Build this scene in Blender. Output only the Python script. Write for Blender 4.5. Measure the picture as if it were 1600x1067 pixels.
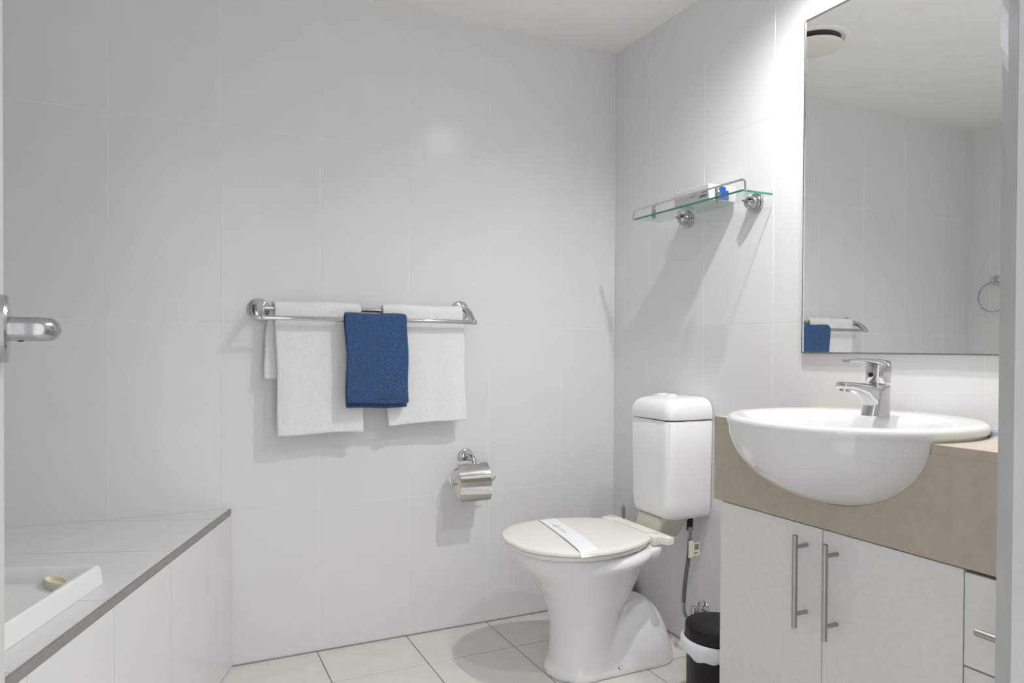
import bpy, bmesh, math, random
from mathutils import Vector, Matrix
PI = math.pi
random.seed(7)
for o in list(bpy.data.objects):
    bpy.data.objects.remove(o)
sc = bpy.context.scene
C = sc.collection

# ------------------------------------------------------------------ camera
cam_d = bpy.data.cameras.new('camera')
cam = bpy.data.objects.new('camera', cam_d)
C.objects.link(cam)
cam_d.sensor_width = 36.0
cam_d.lens = 1120.68 * 36 / 1600
cam_d.shift_x = -3.27 / 1600
cam_d.shift_y = 22.37 / 1600
cam_d.clip_start = 0.01
yaw, pitch, roll = 0.449, -0.0119, 0.0051
fw = Vector((math.sin(yaw) * math.cos(pitch), math.cos(yaw) * math.cos(pitch), math.sin(pitch)))
r0 = Vector((math.cos(yaw), -math.sin(yaw), 0))
u0 = r0.cross(fw)
rr = math.cos(roll) * r0 + math.sin(roll) * u0
uu = -math.sin(roll) * r0 + math.cos(roll) * u0
cam.matrix_world = Matrix(((rr.x, uu.x, -fw.x, -1.5781), (rr.y, uu.y, -fw.y, -2.3701), (rr.z, uu.z, -fw.z, 0.9939), (0, 0, 0, 1)))
sc.camera = cam

# ------------------------------------------------------------------ world, lights, exposure
HC = 2.144                       # ceiling height
XL = -2.25                       # left wall
YD = -2.0                        # wall with the doorway
w = bpy.data.worlds.new('hallway_light')
sc.world = w
w.use_nodes = True
w.node_tree.nodes['Background'].inputs[0].default_value = (0.93, 0.965, 1.0, 1)
w.node_tree.nodes['Background'].inputs[1].default_value = 1.05
LAMP = (-0.30, -1.16)            # downlight above the basin
LAMP2 = (-0.41, -1.64)           # second downlight, nearer the doorway
LAMP_W, LAMP2_W = 31.0, 16.0
CONE, CONE_BLEND = 154, 1.0
sc.cycles.diffuse_bounces = 8
sc.cycles.max_bounces = 16
sc.view_settings.view_transform = 'Standard'
sc.view_settings.look = 'None'
sc.view_settings.gamma = 1
sc.view_settings.use_curve_mapping = False
sc.view_settings.exposure = 0.66

# ------------------------------------------------------------------ materials
def mat(name, col, rough=0.5, metal=0.0, spec=0.5, var=0.0, vscale=20.0, bump=0.0, bscale=200.0, coat=0.0, sheen=0.0, stretch=None):
    m = bpy.data.materials.new(name)
    m.use_nodes = True
    nt = m.node_tree
    b = nt.nodes['Principled BSDF']
    b.inputs['Base Color'].default_value = (*col, 1)
    b.inputs['Roughness'].default_value = rough
    b.inputs['Metallic'].default_value = metal
    b.inputs['Specular IOR Level'].default_value = spec
    b.inputs['Coat Weight'].default_value = coat
    b.inputs['Coat Roughness'].default_value = 0.05
    if sheen:
        b.inputs['Sheen Weight'].default_value = sheen
    tc = nt.nodes.new('ShaderNodeTexCoord')
    src = tc.outputs['Object']
    if stretch:
        mp = nt.nodes.new('ShaderNodeMapping')
        mp.inputs['Scale'].default_value = stretch
        nt.links.new(src, mp.inputs['Vector'])
        src = mp.outputs['Vector']
    n = nt.nodes.new('ShaderNodeTexNoise')
    n.inputs['Scale'].default_value = vscale
    n.inputs['Detail'].default_value = 4
    nt.links.new(src, n.inputs['Vector'])
    cr = nt.nodes.new('ShaderNodeValToRGB')
    lo = tuple(max(0, c * (1 - var)) for c in col)
    hi = tuple(min(1, c * (1 + var)) for c in col)
    cr.color_ramp.elements[0].position = 0.3
    cr.color_ramp.elements[1].position = 0.7
    cr.color_ramp.elements[0].color = (*lo, 1)
    cr.color_ramp.elements[1].color = (*hi, 1)
    nt.links.new(n.outputs['Fac'], cr.inputs['Fac'])
    nt.links.new(cr.outputs['Color'], b.inputs['Base Color'])
    if bump:
        n2 = nt.nodes.new('ShaderNodeTexNoise')
        n2.inputs['Scale'].default_value = bscale
        n2.inputs['Detail'].default_value = 3
        nt.links.new(src, n2.inputs['Vector'])
        bp = nt.nodes.new('ShaderNodeBump')
        bp.inputs['Strength'].default_value = bump
        bp.inputs['Distance'].default_value = 0.002
        nt.links.new(n2.outputs['Fac'], bp.inputs['Height'])
        nt.links.new(bp.outputs['Normal'], b.inputs['Normal'])
    return m

M = {}
M['tile'] = mat('white_wall_tile', (0.755, 0.755, 0.75), 0.21, var=0.012, vscale=8, bump=0.02, bscale=14)
M['grout'] = mat('white_grout', (0.86, 0.86, 0.85), 0.85, var=0.05, vscale=40)
M['floor_tile'] = mat('grey_beige_floor_tile', (0.72, 0.69, 0.655), 0.38, var=0.03, vscale=14, bump=0.03, bscale=60)
M['floor_grout'] = mat('dark_floor_grout', (0.20, 0.175, 0.15), 0.9, var=0.2, vscale=60)
M['ceiling'] = mat('ceiling_paint', (0.92, 0.91, 0.89), 0.8, var=0.012, vscale=10, bump=0.05, bscale=120)
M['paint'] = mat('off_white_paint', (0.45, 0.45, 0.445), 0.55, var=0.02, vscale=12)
M['door_paint'] = mat('white_door_paint', (0.64, 0.64, 0.62), 0.45, var=0.015)
M['porcelain'] = mat('white_porcelain', (0.84, 0.84, 0.837), 0.06, var=0.008, vscale=6, coat=0.3)
M['basin'] = mat('white_basin_porcelain', (0.74, 0.74, 0.738), 0.07, var=0.008, vscale=6, coat=0.25)
M['cistern'] = mat('white_cistern_plastic', (0.86, 0.86, 0.855), 0.16, var=0.008, vscale=6)
M['shroud'] = mat('beige_rubber', (0.56, 0.525, 0.46), 0.5, var=0.02)
M['seat'] = mat('cream_seat_plastic', (0.83, 0.81, 0.765), 0.22, var=0.01, vscale=8)
M['acrylic'] = mat('white_acrylic', (0.84, 0.855, 0.87), 0.14, var=0.01, vscale=6)
M['chrome'] = mat('polished_chrome', (0.62, 0.63, 0.64), 0.07, metal=1.0, var=0.02, vscale=30)
M['cover_steel'] = mat('polished_steel_sheet', (0.78, 0.775, 0.76), 0.10, metal=1.0, var=0.02, vscale=30)
M['satin'] = mat('satin_chrome', (0.46, 0.465, 0.46), 0.2, metal=1.0, var=0.05, vscale=60)
M['brushed'] = mat('brushed_steel', (0.45, 0.42, 0.39), 0.38, metal=1.0, var=0.06, vscale=80, stretch=(1, 1, 12))
M['alu'] = mat('dull_aluminium', (0.40, 0.40, 0.40), 0.45, metal=0.7, var=0.08, vscale=30, stretch=(1, 1, 0.3))
M['trim'] = mat('grey_tile_trim', (0.33, 0.315, 0.30), 0.45, metal=0.3, var=0.06, vscale=25)
M['laminate'] = mat('beige_laminate', (0.455, 0.395, 0.325), 0.42, var=0.05, vscale=45, bump=0.04, bscale=350)
M['lam_seam'] = mat('laminate_seam', (0.50, 0.45, 0.40), 0.5, var=0.05, vscale=60)
M['door_lam'] = mat('white_textured_laminate', (0.74, 0.735, 0.715), 0.45, var=0.025, vscale=60, bump=0.08, bscale=260, stretch=(1, 1, 1.5))
M['carcass'] = mat('dark_board_and_vent_shade', (0.16, 0.14, 0.12), 0.8, var=0.1)
M['white_towel'] = mat('white_terry', (0.86, 0.86, 0.85), 0.95, var=0.07, vscale=330, bump=0.9, bscale=420, sheen=0.3)
M['blue_towel'] = mat('navy_terry', (0.040, 0.092, 0.222), 0.95, var=0.45, vscale=330, bump=1.0, bscale=420, sheen=0.06)
M['black'] = mat('black_plastic', (0.010, 0.0095, 0.0095), 0.42, spec=0.3, var=0.15, vscale=20)
M['liner'] = mat('thin_white_plastic', (0.80, 0.82, 0.86), 0.4, var=0.05, vscale=30, bump=0.2, bscale=40)
M['hose'] = mat('grey_braided_hose', (0.16, 0.16, 0.165), 0.4, metal=0.5, var=0.4, vscale=500)
M['paper'] = mat('white_paper', (0.86, 0.87, 0.92), 0.7, var=0.01)
M['tissue'] = mat('cream_tissue_paper', (0.84, 0.81, 0.74), 0.9, var=0.03, vscale=60, bump=0.2, bscale=300)
M['card'] = mat('white_carton', (0.80, 0.80, 0.82), 0.5, var=0.01)
M['card_side'] = mat('grey_printed_carton', (0.62, 0.61, 0.63), 0.5, var=0.05, vscale=40)
M['blue_ink'] = mat('blue_print', (0.010, 0.065, 0.38), 0.45, var=0.03)
M['ink'] = mat('dark_print', (0.10, 0.10, 0.11), 0.6, var=0.05)
M['green_ink'] = mat('pale_green_print', (0.55, 0.60, 0.47), 0.7, var=0.05)
M['tag'] = mat('cream_tag', (0.78, 0.74, 0.64), 0.6, var=0.03)
M['soap'] = mat('cream_soap', (0.80, 0.74, 0.60), 0.45, var=0.04, vscale=40)
M['pack'] = mat('white_soap_wrapper', (0.82, 0.85, 0.90), 0.4, var=0.01)
M['pack_blue'] = mat('light_blue_stripe', (0.38, 0.56, 0.80), 0.4, var=0.02)
M['glass_edge'] = mat('green_glass_edge', (0.02, 0.19, 0.13), 0.08, var=0.25, vscale=12, coat=0.5)
M['steel_rubber'] = mat('grey_rubber', (0.25, 0.26, 0.27), 0.6, var=0.05)
M['mirror'] = mat('mirror_silvering', (0.955, 0.965, 0.945), 0.0, metal=1.0)
M['lampface'] = None

def glass_mat():
    m = bpy.data.materials.new('clear_glass')
    m.use_nodes = True
    nt = m.node_tree
    nt.nodes.remove(nt.nodes['Principled BSDF'])
    out = nt.nodes['Material Output']
    tr = nt.nodes.new('ShaderNodeBsdfTransparent')
    tr.inputs[0].default_value = (0.93, 0.965, 0.95, 1)
    gl = nt.nodes.new('ShaderNodeBsdfGlossy')
    gl.inputs['Roughness'].default_value = 0.01
    lw = nt.nodes.new('ShaderNodeLayerWeight')
    lw.inputs['Blend'].default_value = 0.5
    pw = nt.nodes.new('ShaderNodeMath'); pw.operation = 'POWER'; pw.inputs[1].default_value = 5.0
    ma = nt.nodes.new('ShaderNodeMath'); ma.operation = 'MULTIPLY_ADD'; ma.inputs[1].default_value = 0.6; ma.inputs[2].default_value = 0.04
    nt.links.new(lw.outputs['Facing'], pw.inputs[0])
    nt.links.new(pw.outputs[0], ma.inputs[0])
    mx = nt.nodes.new('ShaderNodeMixShader')
    nt.links.new(ma.outputs[0], mx.inputs[0])
    nt.links.new(tr.outputs[0], mx.inputs[1])
    nt.links.new(gl.outputs[0], mx.inputs[2])
    nt.links.new(mx.outputs[0], out.inputs['Surface'])
    return m
M['glass'] = glass_mat()

def emit_mat(name, col, s):
    m = bpy.data.materials.new(name)
    m.use_nodes = True
    b = m.node_tree.nodes['Principled BSDF']
    b.inputs['Base Color'].default_value = (*col, 1)
    b.inputs['Emission Color'].default_value = (*col, 1)
    b.inputs['Emission Strength'].default_value = s
    return m
M['lampface'] = emit_mat('lit_lamp_face', (1.0, 0.97, 0.92), 4.0)

# ------------------------------------------------------------------ object helpers
WL = {}
def tag(o, label=None, cat=None, group=None, kind=None):
    if label: o['label'] = label
    if cat: o['category'] = cat
    if group: o['group'] = group
    if kind: o['kind'] = kind
    return o
def thing(name, base, label, cat, group=None):
    o = bpy.data.objects.new(name, None)
    C.objects.link(o)
    o.empty_display_size = 0.05
    o.location = base
    WL[o] = Vector(base)
    return tag(o, label, cat, group)
def finish_mesh(bm, name, smooth=35):
    me = bpy.data.meshes.new(name)
    bmesh.ops.recalc_face_normals(bm, faces=bm.faces)
    bm.to_mesh(me)
    bm.free()
    if smooth:
        me.polygons.foreach_set('use_smooth', [True] * len(me.polygons))
        me.set_sharp_from_angle(angle=math.radians(smooth))
    return me
def obj(name, bm, m, parent=None, smooth=35, label=None):
    """one mesh object; bm is in world coordinates"""
    base = WL[parent] if parent is not None else Vector((0, 0, 0))
    if parent is None:                        # origin at the foot of the thing
        xs = [v.co.x for v in bm.verts]; ys = [v.co.y for v in bm.verts]; zs = [v.co.z for v in bm.verts]
        base = Vector(((min(xs) + max(xs)) / 2, (min(ys) + max(ys)) / 2, min(zs)))
    bmesh.ops.translate(bm, verts=bm.verts, vec=-base)
    me = finish_mesh(bm, name, smooth)
    for mm in (m if isinstance(m, (list, tuple)) else [m]):
        me.materials.append(M[mm] if isinstance(mm, str) else mm)
    o = bpy.data.objects.new(name, me)
    C.objects.link(o)
    if parent is not None:
        o.parent = parent
    else:
        o.location = base
    WL[o] = base.copy()
    if label: o['label'] = label
    return o
def place(name, me, parent, world, rotz=0):
    """a linked copy of a small piece under its parent"""
    o = bpy.data.objects.new(name, me)
    C.objects.link(o)
    o.parent = parent
    o.location = Vector(world) - WL[parent]
    o.rotation_euler = (0, 0, rotz)
    WL[o] = Vector(world)
    return o

# ------------------------------------------------------------------ shape helpers (world coordinates)
def BM(): return bmesh.new()
def box(bm, a, b, bev=0.0, seg=2):
    x0, y0, z0 = (min(a[i], b[i]) for i in range(3))
    x1, y1, z1 = (max(a[i], b[i]) for i in range(3))
    r = bmesh.ops.create_cube(bm, size=1)
    vs = r['verts']
    bmesh.ops.scale(bm, verts=vs, vec=(x1 - x0, y1 - y0, z1 - z0))
    bmesh.ops.translate(bm, verts=vs, vec=((x0 + x1) / 2, (y0 + y1) / 2, (z0 + z1) / 2))
    if bev > 0:
        es = list({e for v in vs for e in v.link_edges})
        bmesh.ops.bevel(bm, geom=es, offset=bev, segments=seg, affect='EDGES', profile=0.5)
    return bm
def loft(bm, rings, cap=True, closed=True):
    """rings: lists of Vectors with equal count"""
    R = [[bm.verts.new(p) for p in r] for r in rings]
    n = len(R[0])
    for i in range(len(R) - 1):
        for j in range(n if closed else n - 1):
            k = (j + 1) % n
            bm.faces.new((R[i][j], R[i][k], R[i + 1][k], R[i + 1][j]))
    if cap and closed:
        bm.faces.new(R[0][::-1])
        bm.faces.new(R[-1])
    return R
def axes(d):
    d = Vector(d).normalized()
    up = Vector((0, 0, 1)) if abs(d.z) < 0.95 else Vector((1, 0, 0))
    s = d.cross(up).normalized()
    return s, d.cross(s).normalized()
def lathe(bm, origin, axis, prof, n=32):
    """prof: (distance along axis, radius)"""
    s, t = axes(axis)
    a = Vector(axis).normalized()
    rings = []
    for h, r in prof:
        rings.append([Vector(origin) + a * h + (s * math.cos(2 * PI * i / n) + t * math.sin(2 * PI * i / n)) * max(r, 1e-5) for i in range(n)])
    loft(bm, rings)
    return bm
def smooth_path(pts, sub=6):
    P = [Vector(p) for p in pts]
    out = []
    for i in range(len(P) - 1):
        p0 = P[max(i - 1, 0)]; p1 = P[i]; p2 = P[i + 1]; p3 = P[min(i + 2, len(P) - 1)]
        for k in range(sub):
            t = k / sub
            out.append(0.5 * ((2 * p1) + (p2 - p0) * t + (2 * p0 - 5 * p1 + 4 * p2 - p3) * t * t + (3 * p1 - p0 - 3 * p2 + p3) * t ** 3))
    out.append(P[-1])
    return out
def tube(bm, pts, r, n=12, sub=6, flat=1.0, raw=False):
    path = [Vector(p) for p in pts] if raw else smooth_path(pts, sub)
    rad = r if callable(r) else (lambda t: r)
    d0 = (path[1] - path[0]).normalized()
    s, t = axes(d0)
    rings = []
    for i, p in enumerate(path):
        d = (path[min(i + 1, len(path) - 1)] - path[max(i - 1, 0)]).normalized()
        s = (s - d * s.dot(d)).normalized()
        t = d.cross(s)
        q = rad(i / (len(path) - 1))
        rings.append([p + s * q * math.cos(2 * PI * k / n) + t * q * flat * math.sin(2 * PI * k / n) for k in range(n)])
    loft(bm, rings)
    return bm
def prism(bm, poly, z0, z1, bev=0.0, seg=2):
    """vertical prism over a plan polygon"""
    a = [bm.verts.new((x, y, z0)) for x, y in poly]
    b = [bm.verts.new((x, y, z1)) for x, y in poly]
    n = len(poly)
    fs = [bm.faces.new(a[::-1]), bm.faces.new(b)]
    for i in range(n):
        fs.append(bm.faces.new((a[i], a[(i + 1) % n], b[(i + 1) % n], b[i])))
    if bev:
        es = [e for e in fs[1].edges]
        bmesh.ops.bevel(bm, geom=es, offset=bev, segments=seg, affect='EDGES', profile=0.5)
    return bm
def sellipse(cx, cy, ax, ay, z, n=64, p=2.0):
    out = []
    for i in range(n):
        t = 2 * PI * i / n
        c, s = math.cos(t), math.sin(t)
        out.append(Vector((cx + ax * math.copysign(abs(c) ** (2 / p), c), cy + ay * math.copysign(abs(s) ** (2 / p), s), z)))
    return out
def evaluated(bm, mods, name='tmp'):
    """run modifiers over a bmesh and hand back a bmesh"""
    me = bpy.data.meshes.new(name)
    bmesh.ops.recalc_face_normals(bm, faces=bm.faces)
    bm.to_mesh(me); bm.free()
    o = bpy.data.objects.new(name, me)
    C.objects.link(o)
    for kind, props in mods:
        m = o.modifiers.new(kind, kind)
        for k, v in props.items():
            setattr(m, k, v)
    dg = bpy.context.evaluated_depsgraph_get()
    ev = o.evaluated_get(dg)
    out = bmesh.new()
    out.from_mesh(ev.to_mesh())
    ev.to_mesh_clear()
    bpy.data.objects.remove(o)
    return out
def cut(bm, tool_bm):
    tm = bpy.data.meshes.new('cutter')
    bmesh.ops.recalc_face_normals(tool_bm, faces=tool_bm.faces)
    tool_bm.to_mesh(tm); tool_bm.free()
    to = bpy.data.objects.new('cutter', tm)
    C.objects.link(to)
    r = evaluated(bm, [('BOOLEAN', {'object': to, 'operation': 'DIFFERENCE', 'solver': 'EXACT'})])
    bpy.data.objects.remove(to)
    return r

# ------------------------------------------------------------------ the room shell
G = 0.0015      # joint width
TH = 0.0006     # how far a tile stands proud of its grout
def struct(name, bm, m):
    o = obj(name, bm, m, None, smooth=0)
    o['kind'] = 'structure'
    return o
tile_cache = {}
def tile_mesh(sx, sy, th, m, ch=0.0004):
    """flat tile lying in xy, face up (+z), with a small chamfer"""
    key = (round(sx, 4), round(sy, 4), th, m)
    if key in tile_cache: return tile_cache[key]
    bm = BM()
    def ring(dx, z): return [bm.verts.new((sgx * (sx / 2 - dx), sgy * (sy / 2 - dx), z)) for sgx, sgy in ((-1, -1), (1, -1), (1, 1), (-1, 1))]
    a, b, c = ring(0, -0.004), ring(0, th - ch), ring(ch, th)
    for p, q in ((a, b), (b, c)):
        for i in range(4): bm.faces.new((p[i], p[(i + 1) % 4], q[(i + 1) % 4], q[i]))
    bm.faces.new(c); bm.faces.new(a[::-1])
    me = finish_mesh(bm, 'tile', 0)
    me.materials.append(M[m])
    tile_cache[key] = me
    return me
def edges_to_spans(lo, hi, joints):
    e = [lo] + sorted(j for j in joints if lo + 0.004 < j < hi - 0.004) + [hi]
    return [(e[i], e[i + 1]) for i in range(len(e) - 1)]
def tile_plane(parent, org, U, V, N, us, vs, m='tile', g=G, th=TH):
    """tiles over spans us x vs on the plane org + u U + v V, facing N"""
    U, V, N, org = Vector(U), Vector(V), Vector(N), Vector(org)
    rot = Matrix((U, V, N)).transposed()
    for a, b in us:
        for c, d in vs:
            if b - a < 0.01 or d - c < 0.01: continue
            me = tile_mesh(b - a - g, d - c - g, th, m)
            o = bpy.data.objects.new('tile', me)
            C.objects.link(o)
            o.parent = parent
            p = org + U * ((a + b) / 2) + V * ((c + d) / 2)
            o.location = p - WL[parent]
            o.rotation_euler = rot.to_euler()
JZ = [0.4774, 1.0677, 1.666]
rows = edges_to_spans(0, HC, JZ)
# faces of the tiles lie on the measured planes, so the grout bed is set back by TH
wb = struct('wall_back', box(BM(), (XL - 0.1, TH, -0.05), (0.1, 0.11, HC + 0.05)), 'grout')
tile_plane(wb, (0, TH, 0), (1, 0, 0), (0, 0, 1), (0, -1, 0), edges_to_spans(XL, 0, [-0.2347 - 0.3 * i for i in range(8)]), rows)
wr = struct('wall_right', box(BM(), (TH, YD, -0.05), (0.11, TH, HC + 0.05)), 'grout')
tile_plane(wr, (TH, 0, 0), (0, -1, 0), (0, 0, 1), (-1, 0, 0), edges_to_spans(0, -YD, [0.2213 + 0.3 * i for i in range(7)]), rows)
wl = struct('wall_left', box(BM(), (XL - 0.1, YD, -0.05), (XL - TH, TH, HC + 0.05)), 'grout')
tile_plane(wl, (XL - TH, YD, 0), (0, 1, 0), (0, 0, 1), (1, 0, 0), edges_to_spans(0, -YD, [0.1 + 0.3 * i for i in range(7)]), rows)
fl = struct('floor', box(BM(), (XL - 0.1, YD - 0.1, -0.08), (0.1, 0.1, -0.002)), 'floor_grout')
tile_plane(fl, (0, 0, -0.002), (1, 0, 0), (0, 1, 0), (0, 0, 1), edges_to_spans(XL, 0, [-0.243 - 0.3 * i for i in range(8)]),
           edges_to_spans(YD - 0.1, 0, [-0.238 - 0.3 * i for i in range(8)]), 'floor_tile', g=0.0032, th=0.002)
struct('ceiling', box(BM(), (XL - 0.1, YD - 0.1, HC), (0.1, 0.1, HC + 0.1)), 'ceiling')
# the wall with the doorway the picture is taken through
DX0, DX1, DZ = -1.70, -0.940, 2.04
bm = BM()
box(bm, (XL - 0.1, YD - 0.1, 0), (DX0, YD, HC))
box(bm, (DX1, YD - 0.1, 0), (0.1, YD, HC))
box(bm, (DX0, YD - 0.1, DZ), (DX1, YD, HC))
struct('wall_front', bm, 'paint')
# aluminium edge strip on the jamb, with its dented lip
zs = [0.0, 1.18] + [1.215 + 0.012 * i for i in range(10)] + [1.36, DZ]
def lip(z): return 0.0045 * math.exp(-((z - 1.262) / 0.026) ** 2)
bm = BM()
rings = []
for z in zs:
    l = lip(z)
    rings.append([Vector((DX1 - 0.001, YD - 0.0112, z)), Vector((DX1 - 0.001 - l * 0.3, YD - 0.004, z)), Vector((DX1 - 0.001 - l, YD + 0.0008, z)), Vector((DX1 + 0.02, YD + 0.0008, z)), Vector((DX1 + 0.02, YD - 0.0112, z))])
loft(bm, rings)
o = obj('trim_1', bm, 'alu', None, smooth=0)
o['kind'] = 'structure'
# grey sealant line along the foot of the walls
bm = BM()
box(bm, (-1.40, -0.0045, 0.0), (-0.0, 0.0, 0.0035))
o = obj('trim_2', bm, 'trim', None, smooth=0); o['kind'] = 'structure'
bm = BM()
box(bm, (-0.0045, -0.985, 0.0), (0.0, -0.0045, 0.0035))
o = obj('trim_3', bm, 'trim', None, smooth=0); o['kind'] = 'structure'

# ------------------------------------------------------------------ door leaf with lever handle
F = Vector((-1.7435, -1.404, 0)); dd = Vector((-0.117, 0.993, 0)).normalized(); nn = Vector((dd.y, -dd.x, 0))   # nn points into the view
H = F - dd * 0.655
bm = BM()
prism(bm, [(p.x, p.y) for p in (H, F, F - nn * 0.036, H - nn * 0.036)], 0.012, 2.03)
door = obj('door_1', bm, 'door_paint', None, smooth=0); door['kind'] = 'structure'
rc = F - dd * 0.060 + Vector((0, 0, 1.0105))
bm = BM()
lathe(bm, rc, nn, [(0, 0.036), (0.005, 0.036), (0.0075, 0.034), (0.008, 0.030), (0.0083, 0.0)], 48)
lev = obj('handle_rose', bm, 'satin', door)
bm = BM()
tube(bm, [rc + nn * 0.008, rc + nn * 0.022, rc + nn * 0.034, rc + nn * 0.041 + dd * 0.008, rc + nn * 0.042 + dd * 0.02, rc + nn * 0.041 + dd * 0.036, rc + nn * 0.040 + dd * 0.044], lambda t: 0.0128 if t < 0.6 else 0.0128 - 0.003 * (t - 0.6) / 0.4, 20, 6)
obj('lever', bm, 'satin', lev)
bm = BM()
lathe(bm, rc + nn * 0.018 + Vector((0, 0, -0.0134)), (0, 0, 1), [(0, 0.003), (0.002, 0.003)], 12)
obj('grub_screw', bm, 'black', lev)

# ------------------------------------------------------------------ shower platform, tray, soap
sd = Vector((-0.345, -0.9386, 0)).normalized()          # along the front edge
su = Vector((-sd.y, sd.x, 0)) * -1.0                     # into the shower (to the left)
if su.x > 0: su = -su
PA = Vector((-1.405, 0.0, 0))
ZP = 0.490
LP = 2.0
PB = PA + sd * ((YD + 0.02) / sd.y)
plat = thing('shower_platform', (-1.85, -0.8, 0), 'raised white tiled shower platform with grey metal edge along its slanted front', 'shower base')
bm = BM()
prism(bm, [(PA.x - 0.012, -0.002), (PB.x - 0.012, PB.y), (XL + 0.002, PB.y), (XL + 0.002, -0.002)], 0, ZP - 0.006)
obj('platform_core', bm, 'grout', plat, smooth=0)
# front tiles
nf = -su
L = (PB - PA).length
tile_plane(plat, PA - nf * 0.0025, sd, (0, 0, 1), nf, edges_to_spans(0.004, L, [0.49, 0.79, 1.09, 1.39, 1.69]), [(0.002, ZP - 0.0175)])
# top tiles: strips across, at right angles to the front edge, cut to the walls
def clip_poly(poly, f):
    out = []
    for i in range(len(poly)):
        a, b = poly[i], poly[(i + 1) % len(poly)]
        fa, fb = f(a), f(b)
        if fa >= 0: out.append(a)
        if (fa >= 0) != (fb >= 0): out.append(a + (b - a) * (fa / (fa - fb)))
    return out
s_j = [-0.45, -0.16, 0.135, 0.455, 0.80, 1.12, 1.42, 1.72, 2.2]
for i in range(len(s_j) - 1):
    for u0_, u1_ in ((0.004, 0.60), (0.60, 1.2)):
        q = [PA + sd * (s_j[i] + 0.001) + su * u0_, PA + sd * (s_j[i + 1] - 0.001) + su * u0_, PA + sd * (s_j[i + 1] - 0.001) + su * (u1_ - 0.0015), PA + sd * (s_j[i] + 0.001) + su * (u1_ - 0.0015)]
        for f in (lambda p: -0.001 - p.y, lambda p: p.x - XL - 0.001, lambda p: p.y - YD - 0.02):
            q = clip_poly(q, f)
            if len(q) < 3: break
        if len(q) < 3: continue
        bm = BM()
        prism(bm, [(p.x, p.y) for p in q], ZP - 0.006, ZP)
        obj('tile', bm, 'tile', plat, smooth=0)
bm = BM()
q = [PA + nf * 0.001, PB + nf * 0.001, PB - nf * 0.006, PA - nf * 0.006]
prism(bm, [(p.x, min(p.y, -0.001)) for p in q], ZP - 0.0165, ZP + 0.0005)
obj('edge_trim', bm, 'trim', plat, smooth=0)
# tray
P0 = Vector((-1.703, -0.632, 0))
def tray_poly(ins, grow=0.0):
    a = P0 + sd * ins + su * ins
    def left(p): return p + su * ((p.x - (XL + 0.02 + ins)) / -su.x)
    b = P0 + sd * (1.05 - ins) + su * ins
    return [a, b, Vector((XL + 0.02 + ins, b.y, 0)), left(a)]
bm = BM()
def ring_at(ins, z): return [Vector((p.x, p.y, z)) for p in tray_poly(ins)]
loft(bm, [ring_at(0.000, ZP + .0006), ring_at(0.003, ZP + 0.03), ring_at(0.005, ZP + 0.038), ring_at(0.008, ZP + 0.041), ring_at(0.014, ZP + 0.0405), ring_at(0.018, ZP + 0.035), ring_at(0.022, ZP + 0.010), ring_at(0.03, ZP + 0.007)])
tray = obj('shower_tray', bm, 'acrylic', None, smooth=30)
tag(tray, 'shallow white shower tray with raised rim on the tiled platform', 'shower tray')
bm = BM()
def so(ax, ay, z): return [Vector((-1.785 + ax * math.cos(2 * PI * i / 40) * 0.94 - ay * math.sin(2 * PI * i / 40) * 0.34, -0.650 + ax * math.cos(2 * PI * i / 40) * -0.34 + ay * math.sin(2 * PI * i / 40) * 0.94, z)) for i in range(40)]
zt = ZP + 0.0075
loft(bm, [so(.020, .034, zt), so(.023, .037, zt + .006), so(.0235, .0375, zt + .014), so(.0215, .0355, zt + .017), so(.019, .033, zt + .0165), so(.016, .029, zt + .010), so(.006, .015, zt + .009)])
tag(obj('soap_dish', bm, 'soap', None), 'small cream oval soap dish lying on the white shower tray', 'soap dish')

# ------------------------------------------------------------------ toilet
TY = -0.467
toi = thing('toilet', (-0.4, TY, 0), 'white toilet suite with cream closed lid and tall cistern in the corner', 'toilet')
def capsule(xf, xb, R, z, n=48, Rb=None):
    Rb = Rb or R
    out = []
    for i in range(n):
        t = 2 * PI * i / n
        c, s = math.cos(t), math.sin(t)
        if c <= 0: out.append(Vector((xf + R * c, TY + R * s, z)))
        else: out.append(Vector((xb + Rb * c, TY + (R + (Rb - R) * min(1, c * 3)) * s, z)))
    return out
def egg(xc, af, ab, wd, z, n=48, p=2.15):
    out = []
    for i in range(n):
        t = 2 * PI * i / n
        c, s = math.cos(t), math.sin(t)
        a = af if c < 0 else ab
        out.append(Vector((xc + a * math.copysign(abs(c) ** (2 / p), c), TY + wd * math.copysign(abs(s) ** (2 / p), s), z)))
    return out
bm = BM()
# bowl on its leaning column
loft(bm, [egg(-.425, .105, .10, .100, 0.0), egg(-.424, .104, .10, .098, .04), egg(-.42, .102, .10, .098, .09), egg(-.418, .104, .10, .101, .14), egg(-.414, .116, .106, .112, .19),
          egg(-.408, .138, .125, .132, .234), egg(-.412, .17, .155, .157, .29), egg(-.424, .198, .18, .176, .335), egg(-.43, .21, .19, .183, .365), egg(-.43, .214, .195, .186, .385), egg(-.43, .210, .19, .182, .392)])
# foot that climbs backwards into the trap hump
loft(bm, [capsule(-.44, -.200, .105, 0.0), capsule(-.44, -.202, .104, .018), capsule(-.425, -.205, .100, .04), capsule(-.395, -.208, .094, .07), capsule(-.36, -.212, .086, .105), capsule(-.325, -.218, .075, .14), capsule(-.295, -.226, .060, .17), capsule(-.275, -.236, .042, .194), capsule(-.262, -.242, .020, .208), capsule(-.255, -.248, .006, .212)])
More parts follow.
